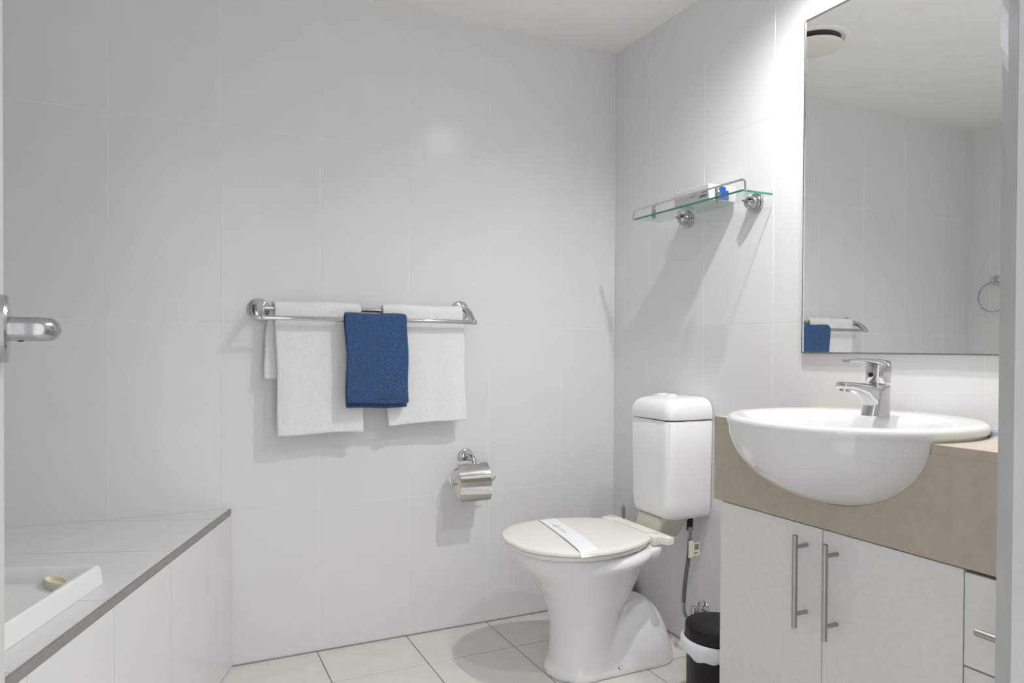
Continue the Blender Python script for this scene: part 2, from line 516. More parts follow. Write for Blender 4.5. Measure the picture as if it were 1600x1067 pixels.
# rear deck that carries the hinges
loft(bm, [egg(-.33, .08, .10, .085, .318), egg(-.31, .12, .115, .13, .345), egg(-.305, .14, .115, .158, .362, p=3), egg(-.305, .14, .112, .162, .385, p=3), egg(-.305, .135, .108, .158, .392, p=3)])
for sg in (-1, 1):
    tube(bm, [(-.52, TY + sg * .150, .355), (-.46, TY + sg * .172, .360), (-.39, TY + sg * .182, .366), (-.33, TY + sg * .172, .373), (-.285, TY + sg * .148, .377), (-.255, TY + sg * .118, .377)], lambda t: .014 + .005 * math.sin(PI * t), 16, 5)
box(bm, (-.28, TY - .138, .370), (-.204, TY + .138, .399), .012, 3)
bm = evaluated(bm, [('REMESH', {'mode': 'VOXEL', 'voxel_size': 0.0055}), ('SMOOTH', {'factor': 0.5, 'iterations': 9})])
pan = obj('pan', bm, 'porcelain', toi, smooth=180)
# fixing screw on the foot
bm = BM()
lathe(bm, (-0.350, -0.566, 0.030), (0, -0.9, 0.43), [(-.01, .0075), (.003, .0075), (.004, .006), (.002, .003), (.002, 0)], 20)
obj('floor_screw', bm, 'brushed', pan)
# seat and lid outlines
half = [(-.675, 0), (-.668, .062), (-.645, .115), (-.605, .160), (-.55, .193), (-.485, .207), (-.42, .204), (-.36, .188), (-.305, .164), (-.268, .138), (-.246, .114), (-.237, .092)]
pts = smooth_path([(x, y, 0) for x, y in half], 4)
def lid_ring(inset, z):
    out = []
    full = [(p.x, p.y) for p in pts] + [(p.x, -p.y) for p in reversed(pts[1:])]
    for x, y in full:
        d = Vector((x + .44, y)); l = d.length
        q = d * ((l - inset) / l)
        out.append(Vector((-.44 + q.x, TY + q.y, z)))
    return out
bm = BM()
loft(bm, [lid_ring(.004, .4095), lid_ring(0, .412), lid_ring(0, .4175), lid_ring(.002, .4205), lid_ring(.006, .4225), lid_ring(.03, .4245), lid_ring(.09, .4265), lid_ring(.16, .4275)])
lid = obj('lid', bm, 'seat', toi, smooth=50)
bm = BM()
loft(bm, [lid_ring(.012, .3945), lid_ring(.010, .397), lid_ring(.010, .405), lid_ring(.014, .4075), lid_ring(.09, .4075), lid_ring(.095, .397), lid_ring(.09, .3945)], cap=False)
R_ = None
st = obj('seat', bm, 'seat', toi, smooth=50)
for sx, sy in ((-.575, -.125), (-.575, .125), (-.33, -.15), (-.33, .15)):
    bm = BM()
    box(bm, (sx - .014, TY + sy - .008, .390), (sx + .014, TY + sy + .008, .3955), .002)
    obj('buffer', bm, 'seat', st)
# hinge bar
bm = BM()
hp = [(-.198, -.162), (-.198, .162), (-.212, .168), (-.226, .166), (-.240, .125), (-.250, .092), (-.250, -.092), (-.240, -.125), (-.226, -.166), (-.212, -.168)]
prism(bm, [(x, TY + y) for x, y in hp], .4005, .4215, .004)
box(bm, (-.262, TY - .146, .3965), (-.210, TY - .092, .4245), .004)
box(bm, (-.262, TY + .092, .3965), (-.210, TY + .146, .4245), .004)
obj('hinge', bm, 'seat', toi)
# cistern
def rbox(x0, x1, y0, y1, z, r, n=8):
    out = []
    rb = min(0.01, r)
    for cx, cy, a0, q in ((x0 + r, y1 - r, 90, r), (x0 + r, y0 + r, 180, r), (x1 - rb, y0 + rb, 270, rb), (x1 - rb, y1 - rb, 0, rb)):
        for k in range(n + 1):
            a = math.radians(a0 + 90 * k / n)
            out.append(Vector((cx + q * math.cos(a), cy + q * math.sin(a), z)))
    return out
CX0, CX1, CY0, CY1 = -.178, -.003, -.577, -.357
def cis(ins, z, r=.030): return rbox(CX0 + ins, CX1, CY0 + ins, CY1 - ins, z, max(.012, r))
bm = BM()
loft(bm, [cis(.040, .4475, .03), cis(.022, .449, .035), cis(.011, .455, .036), cis(.006, .466, .034), cis(.004, .50), cis(.001, .65), cis(0, .758), cis(.003, .763)])
body = obj('cistern', bm, 'cistern', toi, smooth=40)
bm = BM()
def cl(ins, z): return rbox(CX0 - .003 + ins, CX1, CY0 - .003 + ins, CY1 + .003 - ins, z, max(.014, .034))
loft(bm, [cl(.006, .766), cl(.001, .768), cl(0, .775), cl(.0005, .790), cl(.004, .806), cl(.012, .820), cl(.024, .829), cl(.042, .834), cl(.07, .836)])
clid = obj('cistern_lid', bm, 'cistern', toi, smooth=50)
bm = BM()
loft(bm, [sellipse(-.095, TY + .02, .030, .050, .835, 40, 2.4), sellipse(-.095, TY + .02, .030, .050, .838, 40, 2.4), sellipse(-.095, TY + .02, .027, .047, .8395, 40, 2.4)])
fp = obj('flush_plate', bm, 'cistern', clid)
for yy, rr_ in ((TY + .034, .021), (TY - .012, .017)):
    bm = BM()
    lathe(bm, (-.095, yy, .839), (0, 0, 1), [(0, rr_), (.003, rr_), (.005, rr_ * .8), (.0055, 0)], 28)
    obj('flush_button', bm, 'cistern', fp)
# beige shroud between cistern and pan
bm = BM()
loft(bm, [rbox(-.198, -.09, TY - .05, TY + .06, .388, .02), rbox(-.185, -.08, TY - .060, TY + .072, .412, .025), rbox(-.168, -.06, TY - .075, TY + .085, .452, .03)])
obj('flush_shroud', bm, 'shroud', toi, smooth=40)
# paper band across the lid
bm = BM()
ca, cb = Vector((-.448, TY + .197, 0)), Vector((-.520, TY - .205, 0))
def band_z(t):
    return .4262 + .0022 * math.sin(PI * min(max(t, 0), 1))
NB = 26
def band_pt(t, s):
    p = ca + (cb - ca) * t
    z = band_z(t)
    if t < .06: z -= .012 * ((.06 - t) / .06) ** 2
    if t > .94: z -= .014 * ((t - .94) / .06) ** 2
    bow = .0035 * math.sin(PI * t) + (.002 if .6 < t < .94 else 0)
    return Vector((p.x + s * .030, p.y, z + bow * .6))
top = [[band_pt(i / NB, s) for s in (-1, -.33, .33, 1)] for i in range(NB + 1)]
R1 = [[bm.verts.new(p) for p in r] for r in top]
for i in range(NB):
    for j in range(3):
        bm.faces.new((R1[i][j], R1[i][j + 1], R1[i + 1][j + 1], R1[i + 1][j]))
bm = evaluated(bm, [('SOLIDIFY', {'thickness': 0.0004, 'offset': 1.0})])
band = obj('paper_band', bm, 'paper', None, smooth=60)
tag(band, 'white paper band wrapped across the closed cream toilet lid', 'paper band')
def on_band(t, s, lift=.0006): return band_pt(t, s) + Vector((0, 0, lift))
def print_quad(bm, t0, t1, s0, s1):
    q = [on_band(t0, s0), on_band(t0, s1), on_band(t1, s1), on_band(t1, s0)]
    bm.faces.new([bm.verts.new(p) for p in q])
bm = BM()
for a, b, c, d in ((.26, .285, -.45, -.05), (.295, .33, -.5, .1), (.30, .32, .15, .35)): print_quad(bm, a, b, c, d)
obj('printed_emblem', bm, 'green_ink', band, smooth=0)
bm = BM()
for k in range(9): print_quad(bm, .345 + k * .021, .358 + k * .021, -.30, -.02)
obj('printed_line', bm, 'green_ink', band, smooth=0)

# ------------------------------------------------------------------ water connection
hs = thing('water_supply_hose', (-.055, -.53, .14), 'grey braided water hose with paper tag hanging below the cistern', 'hose')
hx, hy = -.056, -.53
bm = BM(); lathe(bm, (hx, hy, .450), (0, 0, -1), [(0, .010), (.035, .010), (.036, .0)], 18); obj('collar', bm, 'black', hs)
bm = BM(); lathe(bm, (hx, hy, .416), (0, 0, -1), [(0, .0115), (.013, .0115), (.014, .006), (.02, .0055), (.021, .007), (.042, .0065), (.043, 0)], 6); obj('nut', bm, 'satin', hs)
bm = BM(); tube(bm, [(hx, hy, .376), (hx - .002, hy + .002, .32), (hx - .012, hy + .004, .25), (hx - .016, hy + .006, .20), (hx - .016, hy + .008, .17)], .0068, 12, 6); obj('braided_tube', bm, 'hose', hs)
bm = BM(); tube(bm, [(hx - .016, hy + .008, .172), (hx - .016, hy + .008, .15), (hx - .012, hy + .007, .130), (hx - .004, hy + .004, .118), (hx + .008, hy, .114), (hx + .02, hy, .116)], .0058, 12, 5); obj('end_fitting', bm, 'satin', hs)
bm = BM(); box(bm, (hx - .012, hy - .0115, .318), (hx + .006, hy - .0085, .372)); box(bm, (hx + .006, hy - .012, .322), (hx + .033, hy - .009, .364)); tg = obj('paper_tag', bm, 'tag', hs, smooth=0)
bm = BM()
for k in range(7): box(bm, (hx + .010, hy - .0124, .3425 + k * .0026), (hx + .028, hy - .0121, .3440 + k * .0026))
box(bm, (hx + .010, hy - .0124, .327), (hx + .014, hy - .0121, .334)); box(bm, (hx + .016, hy - .0124, .330), (hx + .022, hy - .0121, .3335))
obj('barcode', bm, 'ink', tg, smooth=0)
vt = thing('stop_valve', (0, -.53, .128), 'small chrome stop valve on the wall behind the black bin', 'valve')
bm = BM(); lathe(bm, (-.0005, -.535, .142), (-1, 0, 0), [(0, .026), (.004, .025), (.008, .018), (.009, .010), (.03, .010), (.031, .0)], 28); obj('wall_flange', bm, 'chrome', vt)
bm = BM(); lathe(bm, (-.036, -.53, .104), (0, 0, 1), [(0, .009), (.004, .011), (.045, .011), (.05, .008), (.051, 0)], 20); obj('valve_body', bm, 'chrome', vt)
bm = BM(); lathe(bm, (-.036, -.542, .128), (0, -1, 0), [(0, .006), (.008, .006), (.009, .012), (.018, .012), (.019, 0)], 10); obj('valve_knob', bm, 'chrome', vt)

# ------------------------------------------------------------------ toilet brush behind the pan
tb = thing('toilet_brush', (-.055, -.15, 0), 'toilet brush with slim grey handle standing behind the toilet in the corner', 'toilet brush')
bm = BM(); lathe(bm, (-.055, -.15, .0005), (0, 0, 1), [(0, .045), (.004, .048), (.12, .045), (.125, .043), (.12, .040), (.01, .040), (.01, 0)], 28); obj('holder', bm, 'satin', tb)
bm = BM(); lathe(bm, (-.055, -.15, .012), (0, 0, 1), [(0, .01), (.005, .033), (.07, .033), (.085, .012), (.09, 0)], 20); obj('brush_head', bm, 'liner', tb)
bm = BM(); lathe(bm, (-.055, -.15, .095), (0, 0, 1), [(0, .006), (.15, .006), (.17, .0075), (.30, .0085), (.312, .006), (.315, 0)], 16); obj('handle', bm, 'satin', tb)

# ------------------------------------------------------------------ rubbish bin
bc = Vector((-.183, -.812, 0)); br = .093
bn = thing('pedal_bin', bc, 'small round black rubbish bin with white liner beside the vanity', 'bin')
bm = BM(); lathe(bm, bc + Vector((0, 0, .0005)), (0, 0, 1), [(0, br * .94), (.004, br * .955), (.155, br * .955), (.185, br * .955)], 56); obj('body', bm, 'black', bn)
bm = BM(); lathe(bm, bc + Vector((0, 0, .186)), (0, 0, 1), [(0, br * 1.0), (.002, br * 1.005), (.030, br), (.0335, br * .975), (.0350, br * .93), (.0345, br * .5), (.0345, 0)], 56); obj('lid', bm, 'black', bn)
bm = BM()
n = 72; rings = []
for k, (z, rad) in enumerate([(.184, 1.0), (.181, 1.06), (.171, 1.09), (.158, 1.07), (.147, 1.02), (.140, .975)]):
    ring = []
    for i in range(n):
        a = 2 * PI * i / n
        bulge = 1 + (.06 * math.exp(-((math.atan2(math.sin(a - 2.45), math.cos(a - 2.45))) / .55) ** 2) + .010 * math.sin(9 * a + k) + .007 * math.sin(17 * a - 2 * k)) * (1 if 0 < k < 5 else .3)
        dz = (.006 * math.sin(3 * a + 1) + .003 * math.sin(11 * a)) * (k / 5)
        ring.append(bc + Vector((br * rad * bulge * math.cos(a), br * rad * bulge * math.sin(a), z + dz)))
    rings.append(ring)
loft(bm, rings, cap=False)
bm = evaluated(bm, [('SOLIDIFY', {'thickness': 0.0006, 'offset': 0.0}), ('SUBSURF', {'levels': 1})])
obj('bin_liner', bm, 'liner', bn, smooth=80)

# ------------------------------------------------------------------ vanity
VX = -.34           # plane of the front
VY0 = -.964         # far end of the benchtop
VY1 = YD + .004
ZC = .824
BC = (-.262, -1.300)                     # basin centre
BAX, BAY, BZT, BD = .2512, .2425, .8258, .1625
def bowl_bm(grow=0.0, n=64, m=18):
    bm = BM()
    rings = []
    for k in range(m + 1):
        s = max(math.sin(PI / 2 * k / m), .02)
        rings.append(sellipse(BC[0], BC[1], (BAX + grow) * s, (BAY + grow) * s, BZT + grow * .5 - (BD + grow * 1.5) * math.cos(PI / 2 * k / m), n, 2.0 + .08 * (k / m) ** 2))
    rings.append(sellipse(BC[0], BC[1], BAX + grow, BAY + grow, .86, n, 2.08))
    loft(bm, rings)
    return bm
top_t = thing('benchtop', ((VX) / 2, -1.45, .614), 'beige laminate vanity benchtop with deep front panel holding the white basin', 'benchtop')
bm = box(BM(), (VX, VY1, ZC - .0185), (-.0015, VY0, ZC), .0012, 2)
obj('top_panel', cut(bm, bowl_bm(.004)), 'laminate', top_t, smooth=0)
bm = box(BM(), (VX, VY1, .616), (VX + .02, VY0, ZC - .0187), .0008, 1)
obj('front_panel', cut(bm, bowl_bm(.0006)), 'laminate', top_t, smooth=0)
bm = box(BM(), (VX + .02, VY0 - .02, .616), (-.0015, VY0, ZC - .0187), .0008, 1)
obj('end_panel', bm, 'laminate', top_t, smooth=0)

for y0_, y1_ in ((VY1, -1.536), (-1.064, VY0)):
    bm = box(BM(), (VX - .0002, y0_, ZC - .0193), (VX + .0004, y1_, ZC - .0183))
    obj('edge_seam', bm, 'lam_seam', top_t, smooth=0)
van = thing('vanity_cabinet', (-.17, -1.45, 0), 'white vanity cabinet with two doors and drawers under the beige benchtop', 'cabinet')
KX = VX + .006      # face of the doors
CY = -.984
Y1, Y2 = -1.2935, -1.5925
bm = BM()
box(bm, (KX + .020, CY - .018, .02), (-.0015, CY, .612))                # far end panel
box(bm, (KX + .020, VY1, .02), (-.0015, VY1 + .018, .612))
box(bm, (KX + .020, Y2 - .009, .02), (-.0015, Y2 + .009, .600))
box(bm, (KX + .020, VY1, .02), (-.0015, CY, .036))
box(bm, (KX + .030, VY1 + .018, .598), (KX + .05, CY - .018, .612))
obj('carcass', bm, 'carcass', van, smooth=0)
bm = box(BM(), (KX + .0205, CY - .018, .0), (-.0015, CY + .0006, .614), .0006, 1)
obj('side_panel', bm, 'door_lam', van, smooth=0)
def door_part(y0, y1, name, z0, z1):
    bm = box(BM(), (KX, y0, z0), (KX + .018, y1, z1), .0012, 2)
    return obj(name, bm, 'door_lam', van, smooth=0)
def bar_handle(parent, p0, p1, posts, r=.006):
    p0, p1 = Vector(p0), Vector(p1)
    d = (p1 - p0).normalized()
    bm = BM(); lathe(bm, p0, d, [(0, r * .8), (.0012, r), ((p1 - p0).length - .0012, r), ((p1 - p0).length, r * .8)], 20)
    h = obj('handle', bm, 'brushed', parent)
    for t in posts:
        p = p0 + d * t
        bm = BM(); lathe(bm, p + Vector((.003, 0, 0)), (1, 0, 0), [(0, .0045), (KX - p0.x - .0032, .0045)], 14)
        obj('handle_post', bm, 'brushed', h)
dl = door_part(CY + .0005, Y1 + .0012, 'door', .10, .6125)
bar_handle(dl, (VX - .030, -1.253, .396), (VX - .030, -1.253, .595), (.029, .174))
dr = door_part(Y1 - .0012, Y2 + .0012, 'door', .10, .6125)
bar_handle(dr, (VX - .030, -1.331, .396), (VX - .030, -1.331, .595), (.029, .174))
for z0, z1 in ((.4465, .6085), (.275, .4435), (.10, .272)):
    d_ = door_part(Y2 - .0012, VY1 + .002, 'drawer', z0, z1)
    zc = (z0 + z1) / 2 - .003
    bar_handle(d_, (VX - .030, -1.88, zc), (VX - .030, -1.634, zc), (.03, .216))
bm = box(BM(), (KX + .05, VY1, 0), (KX + .066, CY - .019, .10))
obj('kickboard', bm, 'door_lam', van, smooth=0)

# basin
bas = thing('wash_basin', (BC[0], BC[1], .67), 'white semi-recessed porcelain wash basin bulging out of the beige benchtop', 'basin')
bm = BM()
n = 96
def rim(ax, ay, z, cx=BC[0], p=2.15): return sellipse(cx, BC[1], ax, ay, z, n, p)
rings = []
m_ = 18
for k in range(m_ + 1):
    s = max(math.sin(PI / 2 * k / m_), .02)
    rings.append(sellipse(BC[0], BC[1], BAX * s, BAY * s, BZT - BD * math.cos(PI / 2 * k / m_), n, 2.0 + .08 * (k / m_) ** 2))
rings += [rim(.2518, .2445, .8285, p=2.08), rim(.2524, .2465, .832, p=2.09), rim(.2525, .248, .837, p=2.1), rim(.2512, .247, .8425, p=2.1), rim(.2475, .2435, .8465, p=2.1), rim(.241, .238, .849), rim(.234, .232, .8495)]
# deck, then the inner bowl (moved forward so that a wide deck for the tap stays at the back)
def inn(f, z): return [Vector((-.315 + .158 * f * math.cos(t), BC[1] + .185 * f * math.copysign(abs(math.sin(t)) ** .9, math.sin(t)), z)) for t in [2 * PI * i / n for i in range(n)]]
rings += [inn(1.06, .8485), inn(1.02, .847), inn(1.0, .844), inn(.97, .836), inn(.93, .82), inn(.86, .785), inn(.74, .75), inn(.55, .725), inn(.3, .713), inn(.1, .710)]
loft(bm, rings)
basin = obj('bowl', bm, 'basin', bas, smooth=75)
bm = BM(); lathe(bm, (-.315, BC[1], .7105), (0, 0, 1), [(0, .022), (.002, .021), (.003, .012), (.001, .0)], 28); obj('waste', bm, 'chrome', bas)

# mixer tap
TP = Vector((-.175, BC[1], .8495))
tap = thing('basin_mixer', TP, 'chrome basin mixer tap with flat lever on the white basin', 'tap')
bm = BM()
def sec(cx, ax, ay, z, p=3.0): return sellipse(cx, BC[1], ax, ay, z, 28, p)
loft(bm, [sec(-.183, .031, .0225, .8492), sec(-.183, .0305, .022, .853), sec(-.180, .0275, .0215, .872), sec(-.177, .0245, .021, .90), sec(-.176, .0235, .021, .914), sec(-.176, .0225, .020, .9155)])
tb_ = obj('tap_body', bm, 'chrome', tap, smooth=50)
bm = BM()
def spout_sec(x, zt, zb, hw):
    zc, hz = (zt + zb) / 2, (zt - zb) / 2
    return [Vector((x, BC[1] + hw * math.copysign(abs(math.cos(t)) ** .6, math.cos(t)), zc + hz * math.copysign(abs(math.sin(t)) ** .6, math.sin(t)))) for t in [2 * PI * i / 24 for i in range(24)]]
loft(bm, [spout_sec(-.172, .9145, .853, .018), spout_sec(-.195, .916, .857, .0185), spout_sec(-.208, .9185, .872, .0185), spout_sec(-.225, .920, .892, .018), spout_sec(-.25, .922, .901, .0175), spout_sec(-.272, .9235, .906, .017), spout_sec(-.288, .924, .9085, .0155), spout_sec(-.2925, .922, .911, .012)])
sp = obj('spout', bm, 'chrome', tap, smooth=60)
bm = BM(); lathe(bm, (-.279, BC[1], .912), (-.12, 0, -1), [(0, .0115), (.009, .0115), (.0092, .009), (.006, .0088), (.006, 0)], 22); obj('aerator', bm, 'chrome', sp)
bm = BM(); lathe(bm, (-.176, BC[1], .9155), (0, 0, 1), [(0, .0175), (.004, .0175), (.0045, .0)], 28); obj('collar', bm, 'satin', tap)
bm = BM()
loft(bm, [sec(-.176, .022, .0205, .9195), sec(-.176, .0235, .0215, .921), sec(-.175, .024, .022, .945), sec(-.174, .0235, .0215, .958), sec(-.172, .021, .019, .966), sec(-.170, .016, .014, .9695)])
kn = obj('lever_hub', bm, 'chrome', tap, smooth=50)
bm = BM()
def lev_sec(x, zt, th, hw):
    return [Vector((x, BC[1] + hw * math.copysign(abs(math.cos(t)) ** .5, math.cos(t)), zt - th / 2 + th / 2 * math.copysign(abs(math.sin(t)) ** .7, math.sin(t)))) for t in [2 * PI * i / 24 for i in range(24)]]
loft(bm, [lev_sec(-.154, .966, .010, .012), lev_sec(-.166, .970, .016, .019), lev_sec(-.184, .9725, .017, .021), lev_sec(-.20, .974, .012, .0195), lev_sec(-.225, .9745, .0085, .0175), lev_sec(-.25, .9735, .007, .0155), lev_sec(-.272, .972, .0065, .0135), lev_sec(-.277, .971, .005, .011)])
obj('lever', bm, 'chrome', kn, smooth=60)
bm = BM(); lathe(bm, (-.1985, BC[1], .938), (-1, 0, 0), [(0, .0052), (.0022, .0052), (.0023, .0)], 18); obj('indicator', bm, 'black', kn)

# wrapped soap at the end of the bench
sp_t = thing('wrapped_soap', (-.10, -1.60, ZC), 'white wrapped soap with pale blue stripes beside the basin', 'soap')
bm = BM()
c0 = Vector((-.092, -1.546, ZC + .0003))
def pk(fx, fy, z): return [c0 + Vector((sx_ * fx, sy_ * fy, z)) for sx_, sy_ in ((-1, -1), (1, -1), (1, 1), (-1, 1))]
rings = [pk(.022, .050, 0), pk(.022, .040, .010), pk(.018, .032, .019), pk(.013, .026, .022)]
loft(bm, rings)
obj('wrapper', bm, 'pack', sp_t, smooth=30)
bm = BM()
for k in range(4):
    z = .003 + k * .0043
    f = .050 - z * 1.05
    fx = .0222 - max(0, z - .010) * .45
    box(bm, c0 + Vector((-fx - .0002, -f, z)), c0 + Vector((fx + .0002, f + .0005, z + .0016)))
obj('stripe', bm, 'pack_blue', sp_t, smooth=0)

# ------------------------------------------------------------------ mirror
mi = thing('wall_mirror', (-.006, -1.4, .981), 'large rectangular wall mirror with thin metal edge above the basin', 'mirror')
MY0, MY1, MZ0, MZ1 = -.937, -1.86, .981, 1.889
bm = box(BM(), (-.010, MY1 + .003, MZ0 + .003), (-.0016, MY0 - .003, MZ1 - .003)); obj('mirror_glass', bm, 'mirror', mi, smooth=0)
for nm, a, b in (('edge_strip', (-.0125, MY0 - .0045, MZ0), (-.0012, MY0, MZ1)), ('edge_strip', (-.0125, MY1, MZ0), (-.0012, MY1 + .0045, MZ1)),
                 ('edge_strip', (-.0125, MY1 + .0046, MZ1 - .0045), (-.0012, MY0 - .0046, MZ1)), ('edge_strip', (-.0125, MY1 + .0046, MZ0), (-.0012, MY0 - .0046, MZ0 + .0045))):
    obj(nm, box(BM(), a, b, .0006, 1), 'satin', mi, smooth=0)

# ------------------------------------------------------------------ glass shelf with rail, and the box on it
sh = thing('glass_shelf', (-.06, -.565, 1.40), 'glass wall shelf with chrome gallery rail above the cistern', 'shelf')
GX, GY0, GY1, GZ = -.127, -.312, -.830, 1.4375
bm = box(BM(), (GX, GY1, GZ - .003), (-.014, GY0, GZ + .003))
gp = obj('glass_panel', bm, ['glass', 'glass_edge'], sh, smooth=0)
for p in gp.data.polygons:
    if p.normal.x < -.5 or p.normal.y < -.5: p.material_index = 1
bm = BM()
RZ = GZ + .031
tube(bm, [(GX + .002, GY0 + .010, GZ - .002), (GX + .002, GY0 + .010, GZ + .012), (GX + .002, GY0 + .004, GZ + .0265), (GX + .002, GY0 - .008, RZ), (GX + .002, GY0 - .03, RZ), (GX + .002, -.565, RZ),
          (GX + .002, GY1 + .03, RZ), (GX + .002, GY1 + .008, RZ), (GX + .002, GY1 - .0055, GZ + .0265), (GX + .002, GY1 - .0075, GZ + .012), (GX + .002, GY1 - .0075, GZ - .002)], .0032, 10, 5)
rl = obj('gallery_rail', bm, 'chrome', sh)
for yy in (-.405, -.716):
    bm = BM(); lathe(bm, (GX + .012, yy, GZ - .012), (0, 0, 1), [(0, .005), (.002, .0075), (.008, .0075), (.0088, .005), (.0155, .005), (.0156, .0085), (.021, .0085), (.0225, .0045), (.025, .006), (.029, .0068), (.033, .005), (.036, .0040), (.040, .0060), (.044, .0042), (.0465, 0)], 20); obj('rail_post', bm, 'satin', sh)
for yy in (-.443, -.752):
    bm = BM()
    lathe(bm, (-.0005, yy, 1.4265), (-1, 0, 0), [(0, .030), (.004, .0305), (.007, .028), (.008, .0255), (.011, .026), (.014, .0235), (.015, .0205), (.018, .0205), (.024, .0195), (.032, .0165), (.039, .0115), (.043, .006), (.0445, 0)], 36)
    bk = obj('bracket', bm, 'satin', sh)
    bm = box(BM(), (-.041, yy - .0175, GZ - .0052), (-.022, yy + .0175, GZ - .0031)); obj('clamp_slot', bm, 'black', bk, smooth=0)
    bm = BM(); lathe(bm, (-.033, yy, 1.4145), (-.5, 0, -1), [(-.004, .0042), (.0015, .0042), (.0016, 0)], 12); obj('clamp_screw', bm, 'black', bk)
bx = thing('carton_box', (-.066, -.61, GZ + .003), 'small white carton with a blue printed end on the glass shelf', 'box')
bz = GZ + .0034
bm = box(BM(), (-.120, -.681, bz), (-.014, -.520, bz + .047), .0008, 1); bo = obj('carton', bm, 'card', bx, smooth=0)
bm = BM()
prof = [(-.096, .002), (-.042, .002), (-.042, .032), (-.053, .032), (-.053, .043), (-.087, .043), (-.087, .035), (-.096, .035)]
a_ = [bm.verts.new((x, -.6814, bz + z)) for x, z in prof]; b_ = [bm.verts.new((x, -.6811, bz + z)) for x, z in prof]
bm.faces.new(a_); bm.faces.new(b_[::-1])
for i in range(len(prof)): bm.faces.new((a_[i], a_[(i + 1) % len(prof)], b_[(i + 1) % len(prof)], b_[i]))
obj('blue_print', bm, 'blue_ink', bo, smooth=0)
bm = BM()
box(bm, (-.1204, -.680, bz + .001), (-.1201, -.5215, bz + .046)); obj('printed_side', bm, 'card_side', bo, smooth=0)
bm = BM()
for z_, y0_, y1_ in ((.030, -.670, -.647), (.024, -.672, -.652), (.014, -.673, -.640), (.011, -.673, -.640)): box(bm, (-.1208, y0_, bz + z_), (-.1205, y1_, bz + z_ + .0022))
for k in range(5): box(bm, (-.1208, -.60 - .006 * k, bz + .018 + .003 * math.sin(k * 2.1)), (-.1205, -.596 - .006 * k, bz + .0205 + .003 * math.sin(k * 2.1)))
obj('small_print', bm, 'ink', bo, smooth=0)['kind'] = 'stuff'

# ------------------------------------------------------------------ towel rail and towels
tr = thing('towel_rail', (-.98, -.05, 1.07), 'double chrome towel rail on the tiled back wall', 'towel rail')
TL, TR, FY, FZ, RY, RZ_ = -1.325, -.640, -.100, 1.079, -.048, 1.112
for tx, sgn in ((TL, 1), (TR, -1)):
    bm = BM(); lathe(bm, (tx - (.0 if sgn > 0 else .012), -.0005, 1.108 if sgn > 0 else 1.121), (0, -1, 0), [(0, .034), (.004, .0345), (.008, .031), (.009, .027), (.013, .0255), (.016, .021), (.017, 0)], 36)
    ro = obj('wall_rose', bm, 'chrome', tr)
    zr = 1.112 if sgn > 0 else 1.122
    xo = tx - (.0 if sgn > 0 else .012)
    bm = BM(); tube(bm, [(xo, -.010, zr), (xo, -.035, zr + .003), (xo + (tx - xo) * .5, -.062, zr - .004), (tx, -.085, FZ + .016), (tx, FY, FZ + .004), (tx, FY - .003, FZ - .004)], lambda t: .0145 - .0065 * t, 16, 6, 1.0)
    obj('bracket_arm', bm, 'chrome', tr)
    bm = BM(); lathe(bm, (tx - .0115, FY, FZ), (1, 0, 0), [(0, .0075), (.001, .0088), (.022, .0088), (.023, .0075)], 18)
    obj('end_cap', bm, 'chrome', tr)
bm = BM(); lathe(bm, (TL, FY, FZ), (1, 0, 0), [(0, .0072), (TR - TL, .0072)], 18); obj('front_bar', bm, 'chrome', tr)
bm = BM(); lathe(bm, (TL, RY, RZ_), (1, 0, 0), [(0, .0072), (TR - TL, .0072)], 18); obj('rear_bar', bm, 'chrome', tr)

